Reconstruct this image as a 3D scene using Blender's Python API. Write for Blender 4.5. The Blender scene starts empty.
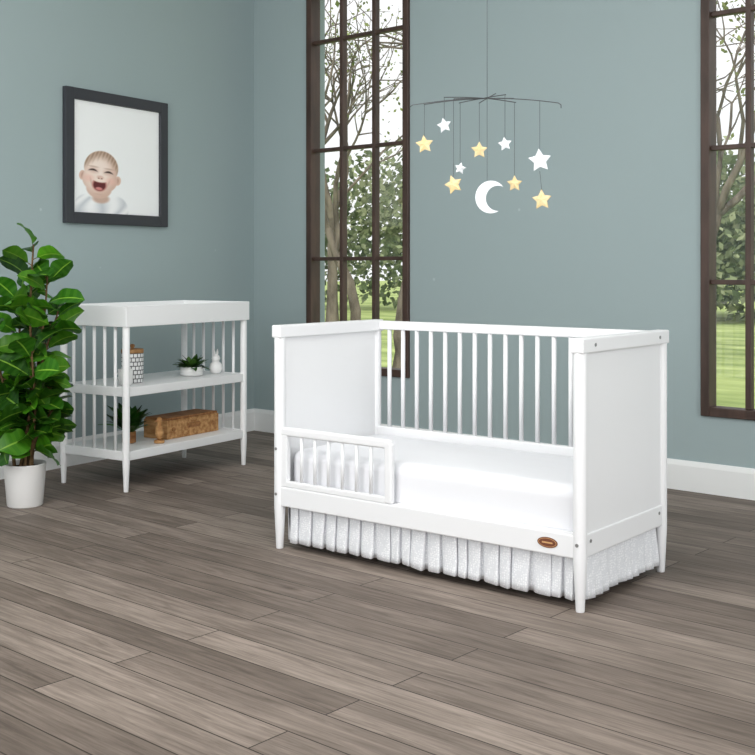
import bpy, bmesh, math, random
from mathutils import Vector, Matrix, noise
random.seed(7)
S = bpy.context.scene
COL = S.collection
try:
    S.view_settings.view_transform = 'Standard'
    S.view_settings.look = 'None'
except Exception: pass

# ---------------------------------------------------------------- materials
def lin(c):
    return tuple(((x/255)/12.92 if x/255 <= .04045 else ((x/255+.055)/1.055)**2.4) for x in c)
def mat(name, rgb, rough=.5, spec=.5, metal=0):
    m = bpy.data.materials.new(name); m.use_nodes = True
    b = m.node_tree.nodes['Principled BSDF']
    b.inputs['Base Color'].default_value = (*lin(rgb), 1)
    b.inputs['Roughness'].default_value = rough
    b.inputs['Specular IOR Level'].default_value = spec
    b.inputs['Metallic'].default_value = metal
    return m
def nd(m, t, **kw):
    n = m.node_tree.nodes.new(t)
    for k, v in kw.items(): setattr(n, k, v)
    return n
def lk(m, a, b): m.node_tree.links.new(a, b)
def bsdf(m): return m.node_tree.nodes['Principled BSDF']
def noise_col(m, c1, c2, scale=(1,1,1), ns=5, detail=4, bump=0, lo=.35, hi=.65, dist=.01):
    tc = nd(m,'ShaderNodeTexCoord'); mp = nd(m,'ShaderNodeMapping'); mp.inputs['Scale'].default_value = scale
    n = nd(m,'ShaderNodeTexNoise'); n.inputs['Scale'].default_value = ns; n.inputs['Detail'].default_value = detail
    r = nd(m,'ShaderNodeValToRGB')
    r.color_ramp.elements[0].position = lo; r.color_ramp.elements[1].position = hi
    r.color_ramp.elements[0].color = (*lin(c1),1); r.color_ramp.elements[1].color = (*lin(c2),1)
    lk(m,tc.outputs['Object'],mp.inputs[0]); lk(m,mp.outputs[0],n.inputs['Vector']); lk(m,n.outputs['Fac'],r.inputs[0])
    lk(m,r.outputs[0],bsdf(m).inputs['Base Color'])
    if bump:
        bp = nd(m,'ShaderNodeBump'); bp.inputs['Strength'].default_value = bump; bp.inputs['Distance'].default_value = dist
        lk(m,n.outputs['Fac'],bp.inputs['Height']); lk(m,bp.outputs[0],bsdf(m).inputs['Normal'])
    return m
def attr_mat(name, rough=.5, spec=.3, attr='Col', trans=0):
    m = mat(name,(128,128,128),rough,spec)
    a = nd(m,'ShaderNodeAttribute'); a.attribute_name = attr
    lk(m,a.outputs['Color'],bsdf(m).inputs['Base Color'])
    if trans:
        t=nd(m,'ShaderNodeBsdfTranslucent'); mx=nd(m,'ShaderNodeMixShader'); mx.inputs[0].default_value=trans
        lk(m,a.outputs['Color'],t.inputs['Color']); lk(m,bsdf(m).outputs[0],mx.inputs[1]); lk(m,t.outputs[0],mx.inputs[2])
        lk(m,mx.outputs[0],m.node_tree.nodes['Material Output'].inputs['Surface'])
    return m

M_white = mat('white_paint',(232,233,235),.38,.35)
M_table = mat('white_table_paint',(241,242,243),.4,.35)
M_trim = mat('trim_paint',(238,240,240),.45,.3)
M_ceil = mat('ceiling_paint',(250,250,249),.9,.1)
M_gray = mat('screw_metal',(150,150,150),.4,.5,.6)
M_brown = mat('badge_brown',(112,62,38),.5)
M_gold = mat('badge_gold',(205,160,110),.4)
M_pot = mat('pot_ceramic',(236,236,235),.4)
M_frame = mat('charcoal_frame',(52,54,60),.5)
M_mat = mat('mat_board',(244,246,247),.8,.1)
M_win = noise_col(mat('dark_bronze_wood',(62,46,40),.5),(56,41,34),(76,57,49),(1,1,.2),20)
M_wire = mat('mobile_wire',(75,78,80),.5)
M_star_w = mat('felt_white',(228,232,236),.9,.1)
M_star_y = noise_col(mat('felt_yellow',(238,214,150),.9,.1),(222,198,146),(234,212,168),(1,1,1),30)
M_soil = noise_col(mat('soil',(60,45,35),.95,.1),(45,33,26),(85,66,50),(1,1,1),60,bump=.5)
M_stem = noise_col(mat('stem_bark',(95,75,50),.9,.1),(80,62,42),(120,98,70),(1,1,1),40)
M_wood = noise_col(mat('oak_wood',(180,130,80),.6,.2),(150,104,62),(200,156,106),(1,.15,1),45,6,bump=.15)
M_wood2 = noise_col(mat('walnut_wood',(120,78,46),.6,.2),(124,82,50),(172,124,80),(1,.15,1),45,6,bump=.15)
M_lid = noise_col(mat('lid_wood',(165,125,85),.6,.2),(140,100,62),(180,138,94),(4,1,1),20)

M_sheet = mat('cotton_sheet',(230,231,235),.95,.05)
tc=nd(M_sheet,'ShaderNodeTexCoord'); n=nd(M_sheet,'ShaderNodeTexNoise'); n.inputs['Scale'].default_value=5; n.inputs['Detail'].default_value=3
bp=nd(M_sheet,'ShaderNodeBump'); bp.inputs['Strength'].default_value=.25; bp.inputs['Distance'].default_value=.02
lk(M_sheet,tc.outputs['Object'],n.inputs['Vector']); lk(M_sheet,n.outputs['Fac'],bp.inputs['Height']); lk(M_sheet,bp.outputs[0],bsdf(M_sheet).inputs['Normal'])
M_skirt = mat('dotted_skirt_fabric',(225,226,230),.95,.05)
tc=nd(M_skirt,'ShaderNodeTexCoord'); v=nd(M_skirt,'ShaderNodeTexVoronoi'); v.inputs['Scale'].default_value=120; v.inputs['Randomness'].default_value=.5
cr=nd(M_skirt,'ShaderNodeValToRGB'); cr.color_ramp.elements[0].position=.15; cr.color_ramp.elements[1].position=.5
cr.color_ramp.elements[0].color=(*lin((242,243,245)),1); cr.color_ramp.elements[1].color=(*lin((219,221,225)),1)
lk(M_skirt,tc.outputs['Object'],v.inputs['Vector']); lk(M_skirt,v.outputs['Distance'],cr.inputs[0]); lk(M_skirt,cr.outputs[0],bsdf(M_skirt).inputs['Base Color'])

# wall paint with faint specks
M_wall = mat('blue_grey_wallpaper',(158,174,176),.85,.12)
tc=nd(M_wall,'ShaderNodeTexCoord'); v=nd(M_wall,'ShaderNodeTexVoronoi'); v.inputs['Scale'].default_value=4.2; v.inputs['Randomness'].default_value=.75
n=nd(M_wall,'ShaderNodeTexNoise'); n.inputs['Scale'].default_value=1.2; n.inputs['Detail'].default_value=3
cr=nd(M_wall,'ShaderNodeValToRGB'); cr.color_ramp.elements[0].position=.025; cr.color_ramp.elements[1].position=.045
cr.color_ramp.elements[0].color=(1,1,1,1); cr.color_ramp.elements[1].color=(0,0,0,1)
mx=nd(M_wall,'ShaderNodeMix',data_type='RGBA'); mx.inputs[6].default_value=(*lin((156,172,174)),1); mx.inputs[7].default_value=(*lin((161,176,178)),1)
mx2=nd(M_wall,'ShaderNodeMix',data_type='RGBA'); mx2.inputs[7].default_value=(*lin((190,202,203)),1)
mu=nd(M_wall,'ShaderNodeMath',operation='MULTIPLY'); mu.inputs[1].default_value=.6
lk(M_wall,tc.outputs['Object'],v.inputs['Vector']); lk(M_wall,tc.outputs['Object'],n.inputs['Vector'])
lk(M_wall,v.outputs['Distance'],cr.inputs[0]); lk(M_wall,n.outputs['Fac'],mx.inputs[0]); lk(M_wall,mx.outputs[2],mx2.inputs[6])
lk(M_wall,cr.outputs[0],mu.inputs[0]); lk(M_wall,mu.outputs[0],mx2.inputs[0]); lk(M_wall,mx2.outputs[2],bsdf(M_wall).inputs['Base Color'])

# plank floor
M_floor = mat('weathered_oak_planks',(120,110,102),.55,.22)
tc=nd(M_floor,'ShaderNodeTexCoord')
br=nd(M_floor,'ShaderNodeTexBrick'); br.offset=.37; br.offset_frequency=2
br.inputs['Scale'].default_value=1; br.inputs['Brick Width'].default_value=1.9; br.inputs['Row Height'].default_value=.13
br.inputs['Mortar Size'].default_value=.0024; br.inputs['Mortar Smooth'].default_value=.3
br.inputs['Color1'].default_value=(0,0,0,1); br.inputs['Color2'].default_value=(1,1,1,1); br.inputs['Mortar'].default_value=(.5,.5,.5,1)
lk(M_floor,tc.outputs['Object'],br.inputs['Vector'])
cr=nd(M_floor,'ShaderNodeValToRGB')
cr.color_ramp.elements[0].color=(*lin((112,101,93)),1); cr.color_ramp.elements[1].color=(*lin((143,131,122)),1)
lk(M_floor,br.outputs['Color'],cr.inputs[0])
sc=nd(M_floor,'ShaderNodeVectorMath',operation='SCALE'); sc.inputs['Scale'].default_value=13
lk(M_floor,br.outputs['Color'],sc.inputs[0])
ad=nd(M_floor,'ShaderNodeVectorMath',operation='ADD'); lk(M_floor,tc.outputs['Object'],ad.inputs[0]); lk(M_floor,sc.outputs[0],ad.inputs[1])
mp=nd(M_floor,'ShaderNodeMapping'); mp.inputs['Scale'].default_value=(1.3,22,1); lk(M_floor,ad.outputs[0],mp.inputs[0])
g=nd(M_floor,'ShaderNodeTexNoise'); g.inputs['Scale'].default_value=2.2; g.inputs['Detail'].default_value=9; g.inputs['Roughness'].default_value=.68; g.inputs['Distortion'].default_value=1.0
lk(M_floor,mp.outputs[0],g.inputs['Vector'])
gr=nd(M_floor,'ShaderNodeValToRGB'); gr.color_ramp.elements[0].position=.32; gr.color_ramp.elements[1].position=.68
gr.color_ramp.elements[0].color=(.55,.535,.52,1); gr.color_ramp.elements[1].color=(1.26,1.26,1.26,1)
lk(M_floor,g.outputs['Fac'],gr.inputs[0])
m1=nd(M_floor,'ShaderNodeMix',data_type='RGBA',blend_type='MULTIPLY'); m1.inputs[0].default_value=1
lk(M_floor,cr.outputs[0],m1.inputs[6]); lk(M_floor,gr.outputs[0],m1.inputs[7])
b2=nd(M_floor,'ShaderNodeTexNoise'); b2.inputs['Scale'].default_value=3; b2.inputs['Detail'].default_value=5
mp2=nd(M_floor,'ShaderNodeMapping'); mp2.inputs['Scale'].default_value=(.8,2.5,1); lk(M_floor,ad.outputs[0],mp2.inputs[0]); lk(M_floor,mp2.outputs[0],b2.inputs['Vector'])
b2r=nd(M_floor,'ShaderNodeValToRGB'); b2r.color_ramp.elements[0].position=.3; b2r.color_ramp.elements[1].position=.7
b2r.color_ramp.elements[0].color=(.78,.77,.76,1); b2r.color_ramp.elements[1].color=(1.14,1.14,1.14,1)
lk(M_floor,b2.outputs['Fac'],b2r.inputs[0])
m3=nd(M_floor,'ShaderNodeMix',data_type='RGBA',blend_type='MULTIPLY'); m3.inputs[0].default_value=1
lk(M_floor,m1.outputs[2],m3.inputs[6]); lk(M_floor,b2r.outputs[0],m3.inputs[7])
kv=nd(M_floor,'ShaderNodeTexVoronoi'); kv.inputs['Scale'].default_value=1; mk=nd(M_floor,'ShaderNodeMapping'); mk.inputs['Scale'].default_value=(1.2,4,1)
lk(M_floor,ad.outputs[0],mk.inputs[0]); lk(M_floor,mk.outputs[0],kv.inputs['Vector'])
kr=nd(M_floor,'ShaderNodeValToRGB'); kr.color_ramp.elements[0].position=.02; kr.color_ramp.elements[1].position=.09
kr.color_ramp.elements[0].color=(.5,.47,.45,1); kr.color_ramp.elements[1].color=(1,1,1,1); lk(M_floor,kv.outputs['Distance'],kr.inputs[0])
m4=nd(M_floor,'ShaderNodeMix',data_type='RGBA',blend_type='MULTIPLY'); m4.inputs[0].default_value=1
lk(M_floor,m3.outputs[2],m4.inputs[6]); lk(M_floor,kr.outputs[0],m4.inputs[7])
m2=nd(M_floor,'ShaderNodeMix',data_type='RGBA'); m2.inputs[7].default_value=(*lin((50,43,38)),1)
lk(M_floor,br.outputs['Fac'],m2.inputs[0]); lk(M_floor,m4.outputs[2],m2.inputs[6]); lk(M_floor,m2.outputs[2],bsdf(M_floor).inputs['Base Color'])
bp=nd(M_floor,'ShaderNodeBump'); bp.inputs['Strength'].default_value=.15; bp.inputs['Distance'].default_value=.004
lk(M_floor,g.outputs['Fac'],bp.inputs['Height']); lk(M_floor,bp.outputs[0],bsdf(M_floor).inputs['Normal'])

# ---------------------------------------------------------------- mesh helpers
def finish(name, bm, m, parent=None, loc=(0,0,0), rot=(0,0,0), smooth=False):
    me = bpy.data.meshes.new(name); bm.normal_update(); bm.to_mesh(me); bm.free()
    ms = m if isinstance(m,(list,tuple)) else [m]
    for x in ms: me.materials.append(x)
    if smooth:
        for p in me.polygons: p.use_smooth = True
    o = bpy.data.objects.new(name, me); COL.objects.link(o)
    o.location = loc; o.rotation_euler = rot
    if parent: o.parent = parent
    return o
def merge(bm,t,M=None):
    vm={}
    for v in t.verts:
        vm[v]=bm.verts.new(M@v.co if M else v.co)
    for f in t.faces:
        try:
            nf=bm.faces.new([vm[v] for v in f.verts]); nf.material_index=f.material_index; nf.smooth=f.smooth
        except ValueError: pass
    t.free()
def addbox(bm, x0,x1,y0,y1,z0,z1, bevel=0, mi=0, seg=2):
    t = bmesh.new()
    bmesh.ops.create_cube(t,size=1)
    for v in t.verts:
        v.co = Vector(((x0+x1)/2+v.co.x*(x1-x0),(y0+y1)/2+v.co.y*(y1-y0),(z0+z1)/2+v.co.z*(z1-z0)))
    if bevel: bmesh.ops.bevel(t,geom=t.edges[:],offset=bevel,segments=seg,affect='EDGES',profile=.5)
    for f in t.faces: f.material_index = mi
    merge(bm,t)
def box(name,x0,x1,y0,y1,z0,z1,m,parent=None,bevel=.003,**k):
    bm=bmesh.new(); addbox(bm,x0,x1,y0,y1,z0,z1,bevel); return finish(name,bm,m,parent,**k)
def addlathe(bm, prof, cx=0, cy=0, seg=24, mi=0):
    rings=[]
    for r,z in prof:
        rings.append([bm.verts.new((cx+r*math.cos(2*math.pi*i/seg),cy+r*math.sin(2*math.pi*i/seg),z)) for i in range(seg)])
    for a,b in zip(rings,rings[1:]):
        for i in range(seg):
            f=bm.faces.new((a[i],a[(i+1)%seg],b[(i+1)%seg],b[i])); f.smooth=True; f.material_index=mi
    f=bm.faces.new(rings[0][::-1]); f.material_index=mi
    f=bm.faces.new(rings[-1]); f.material_index=mi
def lathe(name,prof,m,parent=None,seg=24,cx=0,cy=0,**k):
    bm=bmesh.new(); addlathe(bm,prof,cx,cy,seg); return finish(name,bm,m,parent,**k)
def addtube(bm, pts, rad, seg=6, mi=0, cap=True):
    rings=[]; n=len(pts)
    up=Vector((0,0,1))
    for i,p in enumerate(pts):
        d=(pts[min(i+1,n-1)]-pts[max(i-1,0)]).normalized()
        a=d.cross(up)
        if a.length<.05: a=d.cross(Vector((1,0,0)))
        a.normalize(); b=d.cross(a)
        r=rad[i] if isinstance(rad,(list,tuple)) else rad
        rings.append([bm.verts.new(p+a*r*math.cos(2*math.pi*j/seg)+b*r*math.sin(2*math.pi*j/seg)) for j in range(seg)])
    for a,b in zip(rings,rings[1:]):
        for j in range(seg):
            f=bm.faces.new((a[j],a[(j+1)%seg],b[(j+1)%seg],b[j])); f.smooth=True; f.material_index=mi
    if cap:
        bm.faces.new(rings[0]).material_index=mi; bm.faces.new(rings[-1][::-1]).material_index=mi
def empty(name,loc=(0,0,0),rotz=0):
    e=bpy.data.objects.new(name,None); COL.objects.link(e); e.location=loc; e.rotation_euler=(0,0,rotz); e.empty_display_size=.1
    return e

# ---------------------------------------------------------------- room shell
CEIL=3.05; WT=2.95
box('floor',-.4,7.5,-7.5,.0,-.1,0,M_floor,bevel=0)
box('ceiling',-.4,7.5,-7.5,.16,CEIL,CEIL+.1,M_ceil,bevel=0)
W1=(.524,1.397,.45,WT); W2=(3.284,4.02,.385,WT)
bm=bmesh.new()
T=.16
for (a,b,c,d) in [(-.4,W1[0],-.1,CEIL),(W1[1],W2[0],-.1,CEIL),(W2[1],7.5,-.1,CEIL),
                  (W1[0],W1[1],-.1,W1[2]),(W1[0],W1[1],W1[3],CEIL),(W2[0],W2[1],-.1,W2[2]),(W2[0],W2[1],W2[3],CEIL)]:
    addbox(bm,a,b,0,T,c,d)
finish('wall_back',bm,M_wall)
LA=math.atan2(.150,.989)   # skew of left wall
box('wall_left',-.15,0,-7.6,.0,-.1,CEIL,M_wall,bevel=0,rot=(0,0,LA))
def baseboard(name,L,rot,flip):
    bm=bmesh.new()
    prof=[(0,0),(.018,0),(.018,.125),(.014,.137),(.009,.15),(0,.15)]
    A=[bm.verts.new((0,y*flip,z)) for y,z in prof]; B=[bm.verts.new((L,y*flip,z)) for y,z in prof]
    for i in range(len(prof)-1): bm.faces.new((A[i],A[i+1],B[i+1],B[i]))
    bm.faces.new(A); bm.faces.new(B[::-1])
    bmesh.ops.recalc_face_normals(bm,faces=bm.faces[:])
    return finish(name,bm,M_trim,loc=(0,0,0.0005),rot=(0,0,rot))
baseboard('baseboard_back',7.5,0,-1)
baseboard('baseboard_left',7.5,-math.pi/2+LA,1)

M_glass=bpy.data.materials.new('window_glass'); M_glass.use_nodes=True
nt=M_glass.node_tree; nt.nodes.clear()
o_=nt.nodes.new('ShaderNodeOutputMaterial'); t_=nt.nodes.new('ShaderNodeBsdfTransparent'); g_=nt.nodes.new('ShaderNodeBsdfGlossy'); g_.inputs['Roughness'].default_value=.02
mm=nt.nodes.new('ShaderNodeMixShader'); mm.inputs[0].default_value=.05
nt.links.new(t_.outputs[0],mm.inputs[1]); nt.links.new(g_.outputs[0],mm.inputs[2]); nt.links.new(mm.outputs[0],o_.inputs[0])
def window(name,w,cols,rows):
    x0,x1,z0,z1=w
    e=empty(name,(0,0,0))
    bm=bmesh.new(); f=.046
    addbox(bm,x0,x0+f,-.02,.07,z0,z1,.004); addbox(bm,x1-f,x1,-.02,.07,z0,z1,.004)
    addbox(bm,x0+f,x1-f,-.02,.07,z0,z0+f,.004); addbox(bm,x0+f,x1-f,-.02,.07,z1-f,z1,.004)
    finish('frame',bm,M_win,e)
    bm=bmesh.new()
    for c in cols: addbox(bm,c-.014,c+.014,.0,.045,z0+f,z1-f,.003)
    for r in rows: addbox(bm,x0+f,x1-f,.002,.043,r-.012,r+.012,.003)
    finish('muntins',bm,M_win,e)
    box('glass',x0+f,x1-f,.02,.024,z0+f,z1-f,M_glass,e,bevel=0)
window('window_1',W1,[.822,1.10],[1.18,1.89,2.60])
window('window_2',W2,[3.52,3.78],[1.05,1.715,2.38])

# ---------------------------------------------------------------- outdoors
M_lawn=noise_col(mat('lawn_grass',(130,150,80),.95,.05),(128,146,88),(176,190,126),(.5,1.6,1),1.1,8)
box('lawn',-80,60,.3,110,-.5,-.36,M_lawn,bevel=0)
M_bark=noise_col(mat('hazed_tree_bark',(80,70,62),.95,.05),(88,80,72),(134,124,112),(1,1,.3),6)  # bark browns lightened, outdoor haze is mixed into the colour
M_leafA=attr_mat('outdoor_foliage',.9,.05,trans=.5)
def leafcloud(bm,cl,blobs,n,size,cols,rnd):
    for k in range(n):
        c,r=rnd.choice(blobs)
        d=Vector((rnd.gauss(0,1),rnd.gauss(0,1),rnd.gauss(0,1))).normalized()*(rnd.random()**.4)
        p=Vector(c)+Vector((d.x*r[0],d.y*r[1],d.z*r[2]))
        s=size*rnd.uniform(.6,1.4)
        p.z=max(p.z,s+.02)
        a=Vector((rnd.gauss(0,1),rnd.gauss(0,1),rnd.gauss(0,1))).normalized(); b=a.orthogonal().normalized()
        f=bm.faces.new([bm.verts.new(p+a*s),bm.verts.new(p+b*s*.6),bm.verts.new(p-a*s),bm.verts.new(p-b*s*.6)])
        col=rnd.choice(cols); k2=rnd.uniform(.85,1.15)
        for l in f.loops: l[cl]=(*[min(1,x*k2) for x in lin(col)],1)
        f.material_index=1
def tree(name,loc,h,seed,leaves=900,r0=.17,cols=((182,190,146),(198,204,164),(166,176,132)),dmax=5):
    rnd=random.Random(seed); bm=bmesh.new(); cl=bm.loops.layers.color.new('Col'); tips=[]
    def grow(p,d,L,r,dep):
        pts=[p]; rad=[r*(1.25 if dep==0 else 1)]; n=4
        for i in range(n):
            if not(dep==0 and i==0): d=(d+Vector((rnd.gauss(0,.13),rnd.gauss(0,.13),rnd.gauss(0,.08)+.03))).normalized()
            p=p+d*L/n; pts.append(p); rad.append(r*(1-.35*(i+1)/n))
        addtube(bm,pts,rad,7 if dep<2 else 4,cap=False)
        if dep>=dmax: tips.append(p); return
        k=3 if dep<4 else 2
        for j in range(k):
            a=rnd.uniform(0,6.28); sp=rnd.uniform(.35,.8)
            o=d.orthogonal().normalized(); o.rotate(Matrix.Rotation(a,3,d))
            nd_=(d*math.cos(sp)+o*math.sin(sp)).normalized()
            q=pts[-1] if j else pts[rnd.choice([2,3,4])]
            grow(q,nd_,L*rnd.uniform(.62,.82),r*rnd.uniform(.5,.65),dep+1)
    grow(Vector((0,0,0)),Vector((0,0,1)),h*.3,r0,0)
    if leaves: leafcloud(bm,cl,[(t,(.5,.5,.45)) for t in tips],leaves,.04,cols,rnd)
    return finish(name,bm,[M_bark,M_leafA],loc=loc)
def hedge(name,loc,w,d,h,n,seed,cols,size=.16):
    rnd=random.Random(seed); bm=bmesh.new(); cl=bm.loops.layers.color.new('Col')
    bl=[]
    for i in range(int(w/1.6)+1):
        hh=h*rnd.uniform(.65,1.15)
        bl.append(((i*1.6-w/2+rnd.uniform(-.5,.5),rnd.uniform(-d,d)*.3,hh*.5),(1.5,d*.5,hh*.5)))
    leafcloud(bm,cl,bl,n,size,cols,rnd)
    return finish(name,bm,[M_bark,M_leafA],loc=loc)
G=-.355
tree('tree',(-4.2,6.6,G),7.0,3,150,.13)
tree('tree',(-9.5,11.5,G),8.0,5,600,.12)
tree('tree',(-13,14.5,G),9,15,900,.15)
tree('tree',(2.0,10.5,G),7.5,11,900,.13)
tree('tree',(.0,15,G),9,21,1200,.16)
tree('tree',(-2.6,12.5,G),8,31,600,.12)
tree('tree',(3.4,8.2,G),5.5,37,600,.09)
gc=((182,190,168),(200,206,184),(168,178,152),(210,214,194))
hedge('hedge_row',(-18,24,G),28,4,5.6,20000,41,gc,.13)
hedge('hedge_row',(-1,27,G),22,4,6.2,20000,43,gc,.13)

# ---------------------------------------------------------------- crib
crib=empty('toddler_bed_crib',(2.502,-2.159,0),math.radians(2.74))
L,D,H=1.341,.62,.892
def post(nm,x,y,par,h,r,taper=.16,foot=.6,m=None):
    prof=[(r*foot,0.0),(r*foot*1.08,.003),(r*.99,taper),(r,taper+.02),(r,h-.014),(r*.92,h-.006),(r*.75,h-.001),(r*.4,h)]
    return lathe(nm,prof,m or M_white,par,cx=x,cy=y)
R=.0225
for i,(x,y) in enumerate([(0,0),(L,0),(L,D),(0,D)]): post('post_%d'%(i+1),x,y,crib,H-.012,R)
for nm,x in (('end_left',0),('end_right',L)):
    bm=bmesh.new()
    addbox(bm,x-.024,x+.024,-R*1.05,D+R*1.05,H-.05,H,.005)
    addbox(bm,x-.009,x+.009,R*.8,D-R*.8,.24,H-.045,.001)
    addbox(bm,x-.014,x+.014,R*.6,D-R*.6,.175,.25,.004)
    finish(nm,bm,M_white,crib)
box('back_top_rail',R*1.1,L-R*1.1,D-.014,D+.014,H-.042,H-.004,M_white,crib,.005)
box('back_lower_rail',R*.6,L-R*.6,D-.014,D+.014,.37,.425,M_white,crib,.005)
bm=bmesh.new(); N=17
for i in range(N):
    x=L*(i+1)/(N+1)
    addlathe(bm,[(.0095,.42),(.0095,H-.04)],x,D,12)
finish('back_slats',bm,M_white,crib)
box('front_lower_rail',R*.6,L-R*.6,-.014,.014,.172,.25,M_white,crib,.005)
box('back_bottom_rail',R*.6,L-R*.6,D-.014,D+.014,.172,.25,M_white,crib,.005)
bm=bmesh.new(); gx=.572
addbox(bm,R*.5,gx-.004,-.013,.013,.452,.487,.009,seg=4)
addbox(bm,gx-.034,gx,-.013,.013,.25,.474,.008,seg=4)
addbox(bm,R*.5,.048,-.012,.012,.25,.456,.004)
addbox(bm,.045,gx-.03,-.012,.012,.25,.274,.004)
for i in range(6):
    x=.048+(gx-.034-.048)*(i+1)/7
    addlathe(bm,[(.0072,.27),(.0072,.457)],x,0,12)
finish('guard_rail',bm,M_white,crib)
bm=bmesh.new()
for (x,y,z) in [(0,-R,.40),(0,-R,.22),(L,-R,.22)]:
    t=bmesh.new(); bmesh.ops.create_cone(t,cap_ends=True,segments=12,radius1=.006,radius2=.006,depth=.004)
    merge(bm,t,Matrix.Translation((x,y,z))@Matrix.Rotation(math.pi/2,4,'X'))
for (y,z) in [(.06,.868),(D-.06,.868),(.045,.225),(D-.045,.225)]:
    xx=.024 if z>.5 else .014
    t=bmesh.new(); bmesh.ops.create_cone(t,cap_ends=True,segments=12,radius1=.006,radius2=.006,depth=.004)
    merge(bm,t,Matrix.Translation((L+xx,y,z))@Matrix.Rotation(math.pi/2,4,'Y'))
finish('bolt_caps',bm,M_gray,crib)
bm=bmesh.new()
for rx,rz,dd,mi in ((.038,.0175,.003,0),(.034,.0145,.0036,1),(.032,.013,.0042,0)):
    t=bmesh.new(); bmesh.ops.create_cone(t,cap_ends=True,segments=32,radius1=1,radius2=1,depth=dd)
    for f in t.faces: f.material_index=mi
    merge(bm,t,Matrix.Translation((1.228,-.0145,.212))@Matrix.Rotation(math.pi/2,4,'X')@Matrix.Diagonal((rx,rz,1,1)))
addbox(bm,1.208,1.248,-.0172,-.0160,.2095,.2145,0,1)
finish('badge',bm,[M_brown,M_gold],crib)
# mattress with soft, slightly wavy fitted sheet
bm=bmesh.new(); mx0,mx1,my0,my1,mz0,mz1=.024,L-.024,.030,D-.026,.25,.398
def mpt(u,v,w):
    x=mx0+(mx1-mx0)*u; y=my0+(my1-my0)*v; z=mz0+(mz1-mz0)*w; r=.045
    c=Vector((min(max(x,mx0+r),mx1-r),min(max(y,my0+r),my1-r),min(z,mz1-r)))
    p=Vector((x,y,z)); d=p-c
    if d.length>r: p=c+d.normalized()*r
    h=noise.noise(Vector((x*4,y*5,z*3)))*.004+noise.noise(Vector((x*11,y*9,z*9+4)))*.0015
    return p+Vector((0,0,h if w>.6 else 0))
t=bmesh.new(); bmesh.ops.create_cube(t,size=1); bmesh.ops.subdivide_edges(t,edges=t.edges[:],cuts=31,use_grid_fill=True)
for v in t.verts: v.co=mpt(v.co.x+.5,v.co.y+.5,v.co.z+.5)
merge(bm,t); finish('mattress',bm,M_sheet,crib,smooth=True)
box('mattress_support',.02,L-.02,.02,D-.02,.215,.25,M_white,crib)
# skirt : soft overlapping pleats
def skirt(nm,p0,p1,nrm,n,seed):
    rnd=random.Random(seed); p0=Vector(p0); p1=Vector(p1); nrm=Vector(nrm); d=p1-p0
    ws=[rnd.uniform(.75,1.3) for _ in range(n)]; tot=sum(ws); x=0; pl=[]
    for w in ws:
        a=x/tot; b=(x+w)/tot; k=rnd.uniform(.75,1.2); lean=rnd.uniform(-.3,.3)
        for (u,amp) in ((.0,-.35),(.06,-.1),(.12,.25),(.22,.55),(.38,.78),(.55,.9),(.72,.98),(.88,1.08),(1.0,1.15),(1.05,1.05),(1.06,.75),(1.02,.3),(.98,-.1)):
            pl.append((a,(b-a),u,amp*k,lean))
        x+=w
    rows=9; bm=bmesh.new(); g=[]
    for r in range(rows+1):
        t=r/rows; z=.225-(.225-.03)*t
        row=[]
        for a,w,u,amp,lean in pl:
            p=p0+d*min(1,max(0,a+w*(u+lean*t*.35)))
            sway=.007*t*noise.noise(Vector((p.x*8,p.y*8,t*2+seed)))
            row.append(bm.verts.new(Vector((p.x,p.y,0))+nrm*(amp*(.004+.017*t)+sway)+Vector((0,0,z+(.006*noise.noise(Vector((p.x*9,p.y*9,seed))) if r==rows else 0)))))
        g.append(row)
    for a,b in zip(g,g[1:]):
        for i in range(len(a)-1):
            f=bm.faces.new((a[i],b[i],b[i+1],a[i+1])); f.smooth=True
    o=finish(nm,bm,M_skirt,crib)
    md=o.modifiers.new('s','SOLIDIFY'); md.thickness=.0012; return o
skirt('skirt_front',(.03,.024,0),(L-.03,.024,0),(0,-1,0),21,1)
skirt('skirt_back',(.03,D-.024,0),(L-.03,D-.024,0),(0,1,0),21,2)
skirt('skirt_right',(L-.018,.03,0),(L-.018,D-.03,0),(1,0,0),10,3)
skirt('skirt_left',(.018,.03,0),(.018,D-.03,0),(-1,0,0),10,4)

# ---------------------------------------------------------------- changing table
tb=empty('changing_table',(1.111,-1.884,0),math.pi/2+LA)
TL,TD,TH=.92,.45,.93
for i,(x,y) in enumerate([(0,0),(TL,0),(TL,TD),(0,TD)]): post('leg_%d'%(i+1),x,y,tb,TH-.10,.0185,.14,.6,M_table)
bm=bmesh.new(); o_=.024
addbox(bm,-o_,TL+o_,-o_,-o_+.018,TH-.105,TH,.003); addbox(bm,-o_,TL+o_,TD+o_-.018,TD+o_,TH-.105,TH,.003)
addbox(bm,-o_,-o_+.018,-o_+.016,TD+o_-.016,TH-.105,TH,.003); addbox(bm,TL+o_-.018,TL+o_,-o_+.016,TD+o_-.016,TH-.105,TH,.003)
addbox(bm,-o_+.016,TL+o_-.016,-o_+.016,TD+o_-.016,TH-.100,TH-.06,0)
finish('tray_top',bm,M_table,tb)
for nm,z in (('shelf_middle',.52),('shelf_lower',.20)):
    bm=bmesh.new()
    addbox(bm,.0,TL,.004,TD-.004,z-.016,z,.002)
    addbox(bm,.012,TL-.012,-.01,.01,z-.045,z,.003)
    addbox(bm,.012,TL-.012,TD-.01,TD+.01,z-.045,z,.003)
    for x in (0,TL): addbox(bm,x-.009,x+.009,.012,TD-.012,z-.045,z+.002,.003)
    finish(nm,bm,M_table,tb)
for nm,x in (('slats_left',0),('slats_right',TL)):
    bm=bmesh.new()
    for i in range(5):
        y=TD*(i+1)/6; addlathe(bm,[(.0085,.17),(.0085,TH-.1)],x,y,10)
    finish(nm,bm,M_table,tb)
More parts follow.
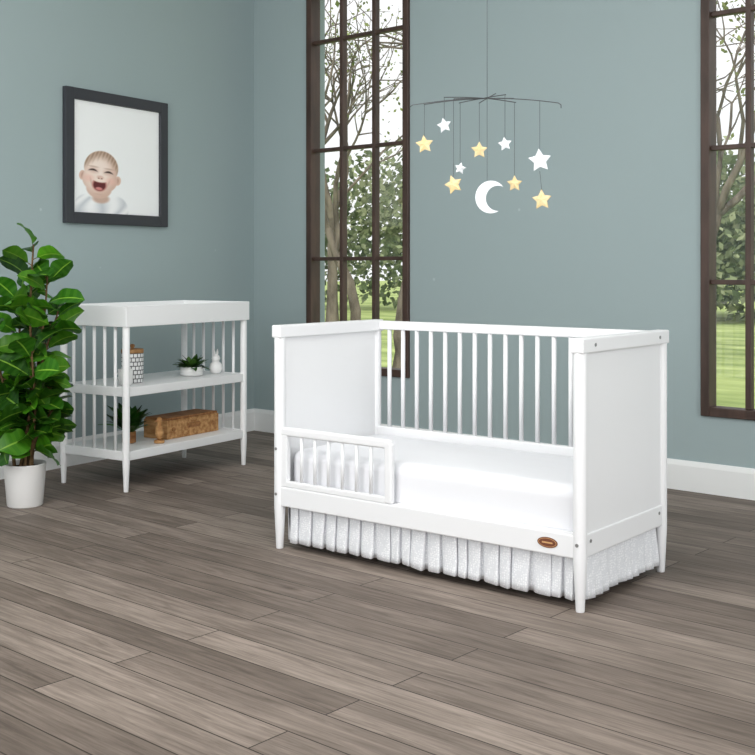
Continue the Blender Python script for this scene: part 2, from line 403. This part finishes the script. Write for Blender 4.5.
def tw(a,b,z):
    c=Matrix.Translation(tb.location)@Matrix.Rotation(math.pi/2+LA,4,'Z')
    return c@Vector((a,b,z))

M_check=mat('patterned_ceramic',(240,240,240),.5)
tc=nd(M_check,'ShaderNodeTexCoord'); sx=nd(M_check,'ShaderNodeSeparateXYZ'); lk(M_check,tc.outputs['Object'],sx.inputs[0])
at=nd(M_check,'ShaderNodeMath',operation='ARCTAN2'); lk(M_check,sx.outputs['Y'],at.inputs[0]); lk(M_check,sx.outputs['X'],at.inputs[1])
cb=nd(M_check,'ShaderNodeCombineXYZ'); ma=nd(M_check,'ShaderNodeMath',operation='MULTIPLY'); ma.inputs[1].default_value=.06
lk(M_check,at.outputs[0],ma.inputs[0]); lk(M_check,ma.outputs[0],cb.inputs[0]); lk(M_check,sx.outputs['Z'],cb.inputs[1])
bk=nd(M_check,'ShaderNodeTexBrick'); bk.inputs['Scale'].default_value=1; bk.inputs['Brick Width'].default_value=.022; bk.inputs['Row Height'].default_value=.022; bk.inputs['Mortar Size'].default_value=.0024
bk.inputs['Color1'].default_value=(.85,.85,.85,1); bk.inputs['Color2'].default_value=(.75,.75,.75,1); bk.inputs['Mortar'].default_value=(.07,.07,.075,1)
lk(M_check,cb.outputs[0],bk.inputs['Vector']); lk(M_check,bk.outputs['Color'],bsdf(M_check).inputs['Base Color'])
can=empty('storage_canister',tw(.215,.17,.521))
lathe('body',[(.052,0),(.056,.006),(.058,.15),(.055,.155)],M_check,can,32)
lathe('lid',[(.057,.155),(.058,.158),(.058,.172),(.054,.176)],M_lid,can,32)
lathe('knob',[(.008,.176),(.008,.182),(.013,.188),(.011,.198),(.004,.201)],M_lid,can,16)
mug=empty('mug',tw(.105,.11,.521),math.radians(200))
lathe('body',[(.03,0),(.036,.004),(.038,.08),(.034,.08),(.032,.01),(.002,.008)],M_pot,mug,24)
bm=bmesh.new()
addtube(bm,[Vector((.035+.024*math.sin(t*math.pi/8),0,.015+.05*(t/8))) for t in range(9)],.004,8)
finish('handle',bm,M_pot,mug)

# ---- leaf tools
M_plant=attr_mat('fig_leaf',.4,.4,trans=.22)
def leaf(bm,cl,base,d,up,Ln,Wd,droop,rnd,colA,colB,fiddle=True,nt=10):
    side=d.cross(up).normalized(); nrm=side.cross(d).normalized(); ss=(-1,-.6,-.06,.06,.6,1); g=[]; ph=rnd.uniform(0,6.28)
    for i in range(nt+1):
        t=i/nt
        if fiddle: w=.5*Wd*max(.02,math.sin(math.pi*min(1,t**1.1))**.6)*(.78+.36*t)
        else: w=.5*Wd*max(.02,math.sin(math.pi*t))
        row=[]
        for s in ss:
            wave=.045*Wd*math.sin(t*13+ph+s)*abs(s)
            p=base+d*Ln*(t-.12*droop*t*t)+side*w*s+nrm*(-droop*Ln*.5*t*t+abs(s)*w*.22+wave)
            row.append(bm.verts.new(p))
        g.append(row)
    k=rnd.uniform(.8,1.25)
    A=[x*k for x in lin(colA)]; B=[x*k for x in lin(colB)]
    for i in range(nt):
        vein=.12 if i%2 else 0
        for j in range(5):
            f=bm.faces.new((g[i][j],g[i][j+1],g[i+1][j+1],g[i+1][j])); f.smooth=True
            m=.85 if j==2 else vein
            for l in f.loops: l[cl]=(*[a*(1-m)+b*m for a,b in zip(A,B)],1)

# fiddle leaf fig
fig=empty('potted_fiddle_leaf_fig',(1.008,-2.386,0))
lathe('pot',[(.078,0),(.082,.004),(.098,.195),(.1,.2),(.094,.2),(.09,.17),(.02,.168)],M_pot,fig,40)
lathe('soil',[(.088,.168),(.089,.178),(.01,.182)],M_soil,fig,24)
rnd=random.Random(12)
bs=bmesh.new(); bl=bmesh.new(); cl=bl.loops.layers.color.new('Col')
stems=[(0.02,.0,1.23,.03,.03),(-.03,.02,1.02,-.12,.05),(.03,-.02,.92,.10,.10),(.0,.04,1.08,.10,-.0),(-.02,-.03,.82,-.07,-.12),(.04,.0,.74,.14,-.06),(-.04,.0,.64,-.05,.13),(.0,-.04,.56,.08,.14),(.02,.02,.46,.13,.02)]
for si,(x,y,h,lx,ly) in enumerate(stems):
    pts=[]; n=12
    for i in range(n+1):
        t=i/n; pts.append(Vector((x+lx*t**1.3+.012*math.sin(5*t+si),y+ly*t**1.3+.012*math.cos(4*t+si),.17+(h-.17)*t)))
    addtube(bs,pts,[.009-.005*i/n for i in range(n+1)],8)
    nl=int((h-.14)/.034)
    for k in range(nl):
        t=.14+.86*(k+.5)/nl
        i=min(n-1,int(t*n)); fr=t*n-i; p=pts[i].lerp(pts[i+1],fr)
        a=k*2.4+si*1.3+rnd.uniform(-.3,.3); el=math.radians(rnd.uniform(-8,38)+42*max(0,t-.7)/.3)
        out=Vector((math.cos(a),math.sin(a),0))
        d=(out*math.cos(el)+Vector((0,0,math.sin(el)))).normalized()
        up=(-out*math.sin(el)+Vector((0,0,math.cos(el))))
        up=(Matrix.Rotation(rnd.choice([-1,1])*rnd.uniform(.25,1.15),3,d)@up)
        Ln=rnd.uniform(.14,.185)*(1.0 if t<.9 else .85)
        q=p+d*.022
        addtube(bs,[p,q],[.0028,.002],5)
        leaf(bl,cl,q,d,up,Ln,Ln*rnd.uniform(.66,.8),rnd.uniform(.3,1.0),rnd,rnd.choice([(108,158,66),(130,178,76),(92,142,58),(146,190,90)]),(190,215,134))
finish('stems',bs,M_stem,fig); finish('leaves',bl,M_plant,fig)

def smallplant(name,loc,pr,ph,n,Ln,cols,potm,spread=1):
    e=empty(name,loc); r2=random.Random(len(name)+n)
    lathe('pot',[(pr*.8,0),(pr,.003),(pr,ph),(pr*.88,ph),(pr*.86,ph-.008),(.002,ph-.008)],potm,e,28)
    b=bmesh.new(); c=b.loops.layers.color.new('Col')
    for k in range(n):
        a=r2.uniform(0,6.28); el=r2.uniform(.25,1.3); out=Vector((math.cos(a),math.sin(a),0))
        d=(out*math.cos(el)*spread+Vector((0,0,math.sin(el)))).normalized()
        leaf(b,c,Vector((out.x*pr*.5*r2.random(),out.y*pr*.5*r2.random(),ph-.008)),d,Vector((0,0,1)) if el<1.1 else -out,Ln*r2.uniform(.6,1.1),Ln*.4,r2.uniform(.2,.9),r2,r2.choice(cols),cols[0],False,5)
    finish('leaves',b,M_plant,e); return e
smallplant('potted_succulent',tw(.66,.16,.521),.062,.05,64,.09,[(126,160,98),(106,142,82),(150,180,120)],M_pot)
smallplant('shelf_plant',tw(.22,.20,.201),.036,.06,54,.17,[(104,154,80),(88,134,68),(124,170,98)],M_wood2,.38)
tt=empty('wooden_bird_toy',tw(.30,.06,.201))
lathe('base',[(.026,0),(.028,.004),(.028,.012),(.024,.016)],M_wood,tt,20)
lathe('body',[(.004,.014),(.018,.03),(.024,.055),(.019,.085),(.012,.10),(.016,.115),(.013,.130),(.003,.138)],M_wood,tt,20)
bm=bmesh.new(); addtube(bm,[Vector((0,-.012,.118)),Vector((0,-.036,.112))],[.005,.0008],8); finish('beak',bm,M_wood2,tt)
ob=empty('rabbit_figurine',tw(.82,.12,.521))
lathe('body',[(.014,0),(.030,.008),(.038,.03),(.033,.055),(.018,.07),(.004,.074)],M_pot,ob,24)
lathe('head',[(.004,.062),(.019,.07),(.025,.086),(.018,.103),(.004,.109)],M_pot,ob,20)
bm=bmesh.new()
for s in (-1,1): addtube(bm,[Vector((s*.009,0,.10)),Vector((s*.013,0,.12)),Vector((s*.015,0,.14))],[.005,.0065,.002],8)
finish('ears',bm,M_pot,ob)
wb=empty('wooden_toy_crate',tw(.40,.10,.201),math.pi/2+LA)
bm=bmesh.new(); a,b,h=.42,.17,.10
addbox(bm,0,a,0,.012,0,h,.002); addbox(bm,0,a,b-.012,b,0,h,.002)
addbox(bm,0,.012,.012,b-.012,0,h,.002); addbox(bm,a-.012,a,.012,b-.012,0,h,.002); addbox(bm,.012,a-.012,.012,b-.012,0,.01)
finish('box',bm,M_wood,wb)
bm=bmesh.new(); addbox(bm,.006,a-.006,.004,b-.004,h,h+.012,.003); addbox(bm,.16,.26,-.004,.0,h*.45,h*.72,.001)
finish('lid',bm,M_wood2,wb)
bm=bmesh.new()
for x in (.05,.37):
    t=bmesh.new(); bmesh.ops.create_cone(t,cap_ends=True,segments=16,radius1=.012,radius2=.012,depth=.006); merge(bm,t,Matrix.Translation((x,-.002,.05))@Matrix.Rotation(math.pi/2,4,'X'))
finish('pegs',bm,M_wood2,wb)

# ---------------------------------------------------------------- framed baby picture on left wall
pf=empty('framed_baby_picture',(.150*1.713,-.989*1.713,0),math.pi/2+LA)
PW,z0,z1=.825,1.375,2.145
bm=bmesh.new(); fw=.064
addbox(bm,0,fw,-.032,-.002,z0,z1,.003); addbox(bm,PW-fw,PW,-.032,-.002,z0,z1,.003)
addbox(bm,fw,PW-fw,-.032,-.002,z0,z0+fw,.003); addbox(bm,fw,PW-fw,-.032,-.002,z1-fw,z1,.003)
finish('frame',bm,M_frame,pf)
box('backing',fw,PW-fw,-.012,-.003,z0+fw,z1-fw,M_mat,pf,0)
def sm(a,b,x):
    t=max(0,min(1,(x-a)/(b-a))); return t*t*(3-2*t)
def ell(x,y,cx,cy,rx,ry,soft=.15,rot=0):
    dx,dy=x-cx,y-cy
    if rot: c,s=math.cos(rot),math.sin(rot); dx,dy=dx*c+dy*s,-dx*s+dy*c
    return 1-sm(1-soft,1+soft,math.sqrt((dx/rx)**2+(dy/ry)**2))
def mixc(a,b,t): return tuple(p+(q-p)*t for p,q in zip(a,b))
def paint(x,y):
    c=(250,252,253)
    m=max(ell(x,y,98,228,25,28,.06),ell(x,y,81,212,9,13,.12,.35),ell(x,y,116,212,9,13,.12,-.35))
    fold=.5+.5*math.sin(x*.42+y*.3+2.2*math.sin(y*.16+x*.07))
    c=mixc(c,mixc((210,214,219),(250,251,252),fold**.6),m)
    c=mixc(c,(206,176,160),ell(x,y,98,203,8,5,.3))
    ca,sa=math.cos(.10),math.sin(.10); X,Y=x-97.5,y-178; x,y=99.5+X*ca+Y*sa,180-X*sa+Y*ca
    for ex in (82.3,116.9):
        c=mixc(c,(226,194,178),ell(x,y,ex,182,3.2,5.2)); c=mixc(c,(190,150,134),ell(x,y,ex,182,1.4,3,.6)*.7)
    hd=max(ell(x,y,99.5,171,16.6,19,.04),ell(x,y,99.5,184,17,15,.05),ell(x,y,99.5,193,12.5,12,.08))
    sk=mixc((250,232,221),(218,186,170),sm(.4,1.04,math.hypot((x-97)/19,(y-177)/27)))
    c=mixc(c,sk,hd)
    hl=160+.055*(x-99.5)**2
    hh=hd*(1-sm(hl-7,hl+4,y+.8*math.sin(x*1.3)))
    c=mixc(c,mixc((138,112,92),(186,160,138),.5+.5*math.sin(x*1.9+y*.5)),hh*.7)
    for s,bx in ((-1,91.8),(1,107.2)):
        c=mixc(c,(176,144,126),ell(x,y,bx,170.6,4.6,.9,.7,-s*.0)*.5)
        c=mixc(c,(218,184,168),ell(x,y,bx,174.8,5.2,3,.7)*.6)
        c=mixc(c,(62,46,42),ell(x,y,bx,174.0+.07*(x-bx)**2,3.9,1.05,.5)*.9)
        c=mixc(c,(242,194,180),ell(x,y,bx+s*3.2,184,4.6,4,.8)*.6)
        c=mixc(c,(202,162,146),ell(x,y,99.5+s*8.2,188,.9,4.6,.8,s*.3)*.45)
    c=mixc(c,(252,236,228),ell(x,y,99.5,177.5,1.5,3.6,.8)*.6)
    c=mixc(c,(230,198,184),ell(x,y,99.5,181.4,3.3,2,.5)); c=mixc(c,(162,118,104),max(ell(x,y,98,182.6,.9,.6,.5),ell(x,y,101,182.6,.9,.6,.5)))
    # laughing mouth : wide top edge, round below
    def mouth(k,dy=0):
        w=ell(x,y,99.5,189.5+dy,7.0*k,7.4*k,.14)
        return w*sm(187.2+dy-k,188.4+dy-k,y-.03*(x-99.5)**2*-1)
    c=mixc(c,(206,146,136),mouth(1.05)); c=mixc(c,(104,52,52),mouth(.85,.4)); c=mixc(c,(214,140,136),ell(x,y,99.5,194,3.4,1.7,.35))
    c=mixc(c,(206,170,154),ell(x,y,99.5,200.2,4,.8,.8)*.45)
    return c
bm=bmesh.new(); cl=bm.verts.layers.float_color.new('Col'); n=230; ix0,ix1,iz0,iz1=fw+.001,PW-fw-.001,z0+fw+.001,z1-fw-.001; g=[]
for j in range(n+1):
    row=[]
    for i in range(n+1):
        u,v=i/n,j/n; vt=bm.verts.new((ix0+(ix1-ix0)*u,-.0135,iz0+(iz1-iz0)*v)); vt[cl]=(*lin(paint(71+87*u,219-122*v)),1); row.append(vt)
    g.append(row)
for j in range(n):
    for i in range(n): bm.faces.new((g[j][i],g[j][i+1],g[j+1][i+1],g[j+1][i]))
finish('print',bm,attr_mat('baby_photo_print',.6,.2),pf)

# ---------------------------------------------------------------- mobile
CA=math.radians(41.15)
mb=empty('star_moon_mobile',(3.236,-1.767,0),CA)
def star_mesh(bm,c,r,th,rot,tilt=0):
    t=bmesh.new(); n=10; F=[];B=[]
    for i in range(n):
        a=math.pi/2+i*math.pi/5+rot; rr=r if i%2==0 else r*.52
        F.append(t.verts.new((rr*math.cos(a),-th*.3,rr*math.sin(a)))); B.append(t.verts.new((rr*math.cos(a),th*.3,rr*math.sin(a))))
    cf=t.verts.new((0,-th,0)); cbk=t.verts.new((0,th,0))
    for i in range(n):
        j=(i+1)%n
        t.faces.new((F[i],F[j],cf)); t.faces.new((B[j],B[i],cbk)); t.faces.new((F[j],F[i],B[i],B[j]))
    bmesh.ops.recalc_face_normals(t,faces=t.faces[:])
    merge(bm,t,Matrix.Translation(c)@Matrix.Rotation(tilt,4,'Z'))
items=[(-.238,.05,1.599,.036,'y',.1),(-.169,-.08,1.656,.029,'w',.2),(-.096,.10,1.511,.024,'w',-.2),(-.130,-.02,1.438,.037,'y',.3),
       (-.019,.12,1.584,.034,'y',.0),(.057,-.10,1.584,.027,'w',.15),(.115,.08,1.449,.032,'y',.0),(.199,-.02,1.53,.046,'w',.1),(.207,-.02,1.38,.040,'y',.05)]
by=bmesh.new(); bw=bmesh.new(); bt=bmesh.new()
ZB=1.765
def armz(u): return ZB+.005-.28*u*u
for u,v,z,r,k,ro in items:
    star_mesh(by if k=='y' else bw,Vector((u,v,z)),r,.009,ro,random.uniform(-.5,.5))
    if z<1.4: continue
    addtube(bt,[Vector((u,v,z+r*.8)),Vector((u,v,armz(u)))],.0009,5)
addtube(bt,[Vector((.207,-.02,1.41)),Vector((.199,-.02,1.49))],.0009,5)
t=bmesh.new(); ro,off=.066,.030; pts=[]
for i in range(25):
    a=math.radians(48+ (312-48)*i/24); pts.append((ro*math.cos(a),ro*math.sin(a)))
x1,y1=pts[-1]; x0,y0=pts[0]
cx=off; a0=math.atan2(y1,x1-cx); a1=math.atan2(y0,x0-cx); rin=math.hypot(x0-cx,y0)
a0+=2*math.pi if a0<0 else 0
outl=pts[:]; inn=[(cx+rin*math.cos(a0+(a1-a0)*i/24),rin*math.sin(a0+(a1-a0)*i/24)) for i in range(25)][::-1]
fo=[t.verts.new((x,-.005,y)) for x,y in outl]; fi=[t.verts.new((x,-.005,y)) for x,y in inn]
bo=[t.verts.new((x,.005,y)) for x,y in outl]; bi=[t.verts.new((x,.005,y)) for x,y in inn]
for i in range(24):
    for q in ((fo[i],fo[i+1],fi[i+1],fi[i]),(bo[i+1],bo[i],bi[i],bi[i+1]),(fo[i+1],fo[i],bo[i],bo[i+1]),(fi[i],fi[i+1],bi[i+1],bi[i])):
        t.faces.new(q)
bmesh.ops.remove_doubles(t,verts=t.verts[:],dist=.0003); bmesh.ops.recalc_face_normals(t,faces=t.faces[:])
merge(bw,t,Matrix.Translation((.014,0,1.392))@Matrix.Rotation(math.radians(10),4,'Y')@Matrix.Diagonal((.9,1,.95,1)))
addtube(bt,[Vector((-.0,0,1.452)),Vector((0,0,ZB+.005))],.0009,5)
finish('yellow_stars',by,M_star_y,mb); finish('white_stars_and_moon',bw,M_star_w,mb)
def arm(u0,v0,u1,v1,hook=True):
    P=[]
    for i in range(21):
        s=i/20; u=u0+(u1-u0)*s; v=v0+(v1-v0)*s; P.append(Vector((u,v,armz(u))))
    if hook:
        P=[P[0]+Vector((-.01,0,-.02)),P[0]+Vector((-.010,0,-.007))]+P+[P[-1]+Vector((.010,0,-.007)),P[-1]+Vector((.01,0,-.02))]
    addtube(bt,P,.0019,6)
arm(-.285,.02,.270,-.02)
arm(-.24,.05,.10,-.02,False); arm(-.17,-.08,.03,.015,False); arm(-.13,-.02,.05,.0,False)
arm(-.10,.10,.06,-.10,False); arm(-.02,.12,.02,-.12,False); arm(0,0,.12,.08,False)
addtube(bt,[Vector((0,0,ZB)),Vector((0,0,CEIL))],.0012,6)
finish('wires_and_arms',bt,M_wire,mb)
lathe('ceiling_hook',[(.012,CEIL-.012),(.016,CEIL-.004),(.016,CEIL)],M_pot,mb,16)

# ---------------------------------------------------------------- light
w=bpy.data.worlds.new('World'); S.world=w; w.use_nodes=True
bg=w.node_tree.nodes['Background']; bg.inputs[0].default_value=(.97,.985,1,1); bg.inputs[1].default_value=1.2
def area(nm,loc,tgt,sx,sy,pw,col=(1,1,1)):
    l=bpy.data.lights.new(nm,'AREA'); l.shape='RECTANGLE'; l.size=sx; l.size_y=sy; l.energy=pw; l.color=col
    o=bpy.data.objects.new(nm,l); COL.objects.link(o); o.location=loc
    o.rotation_euler=(Vector(tgt)-Vector(loc)).to_track_quat('-Z','Y').to_euler(); return o
area('added_ceiling_fill',(3.0,-3.3,2.95),(1.8,-1.6,0),3.0,2.0,82,(1,.99,.975))  # unseen area light added overhead to brighten the walls
area('added_key_light',(3.4,-6.9,2.3),(1.2,-.6,1.4),3.2,2.2,92,(1,.99,.975))  # out-of-view key light, added and aimed left to brighten the table side
area('added_side_fill',(7.3,-3.2,1.9),(.6,-2.0,1.2),2.2,1.8,46,(1,.99,.975))  # no fixture here, fill added to lift the crib's right end panel
sl=bpy.data.lights.new('sun','SUN'); sl.energy=2.6; sl.angle=math.radians(4); sl.color=(1,.97,.9)
so=bpy.data.objects.new('sun',sl); COL.objects.link(so); so.location=(0,0,20); so.rotation_euler=Vector((-.35,.62,-.85)).to_track_quat('-Z','Y').to_euler()

cam=bpy.data.cameras.new('camera'); co=bpy.data.objects.new('camera',cam); COL.objects.link(co)
co.location=(5.749,-5.281,1.12); co.rotation_euler=(math.pi/2,0,CA)
cam.sensor_width=36; cam.lens=1122/755*36; cam.shift_y=-.145; cam.clip_end=300
S.camera=co
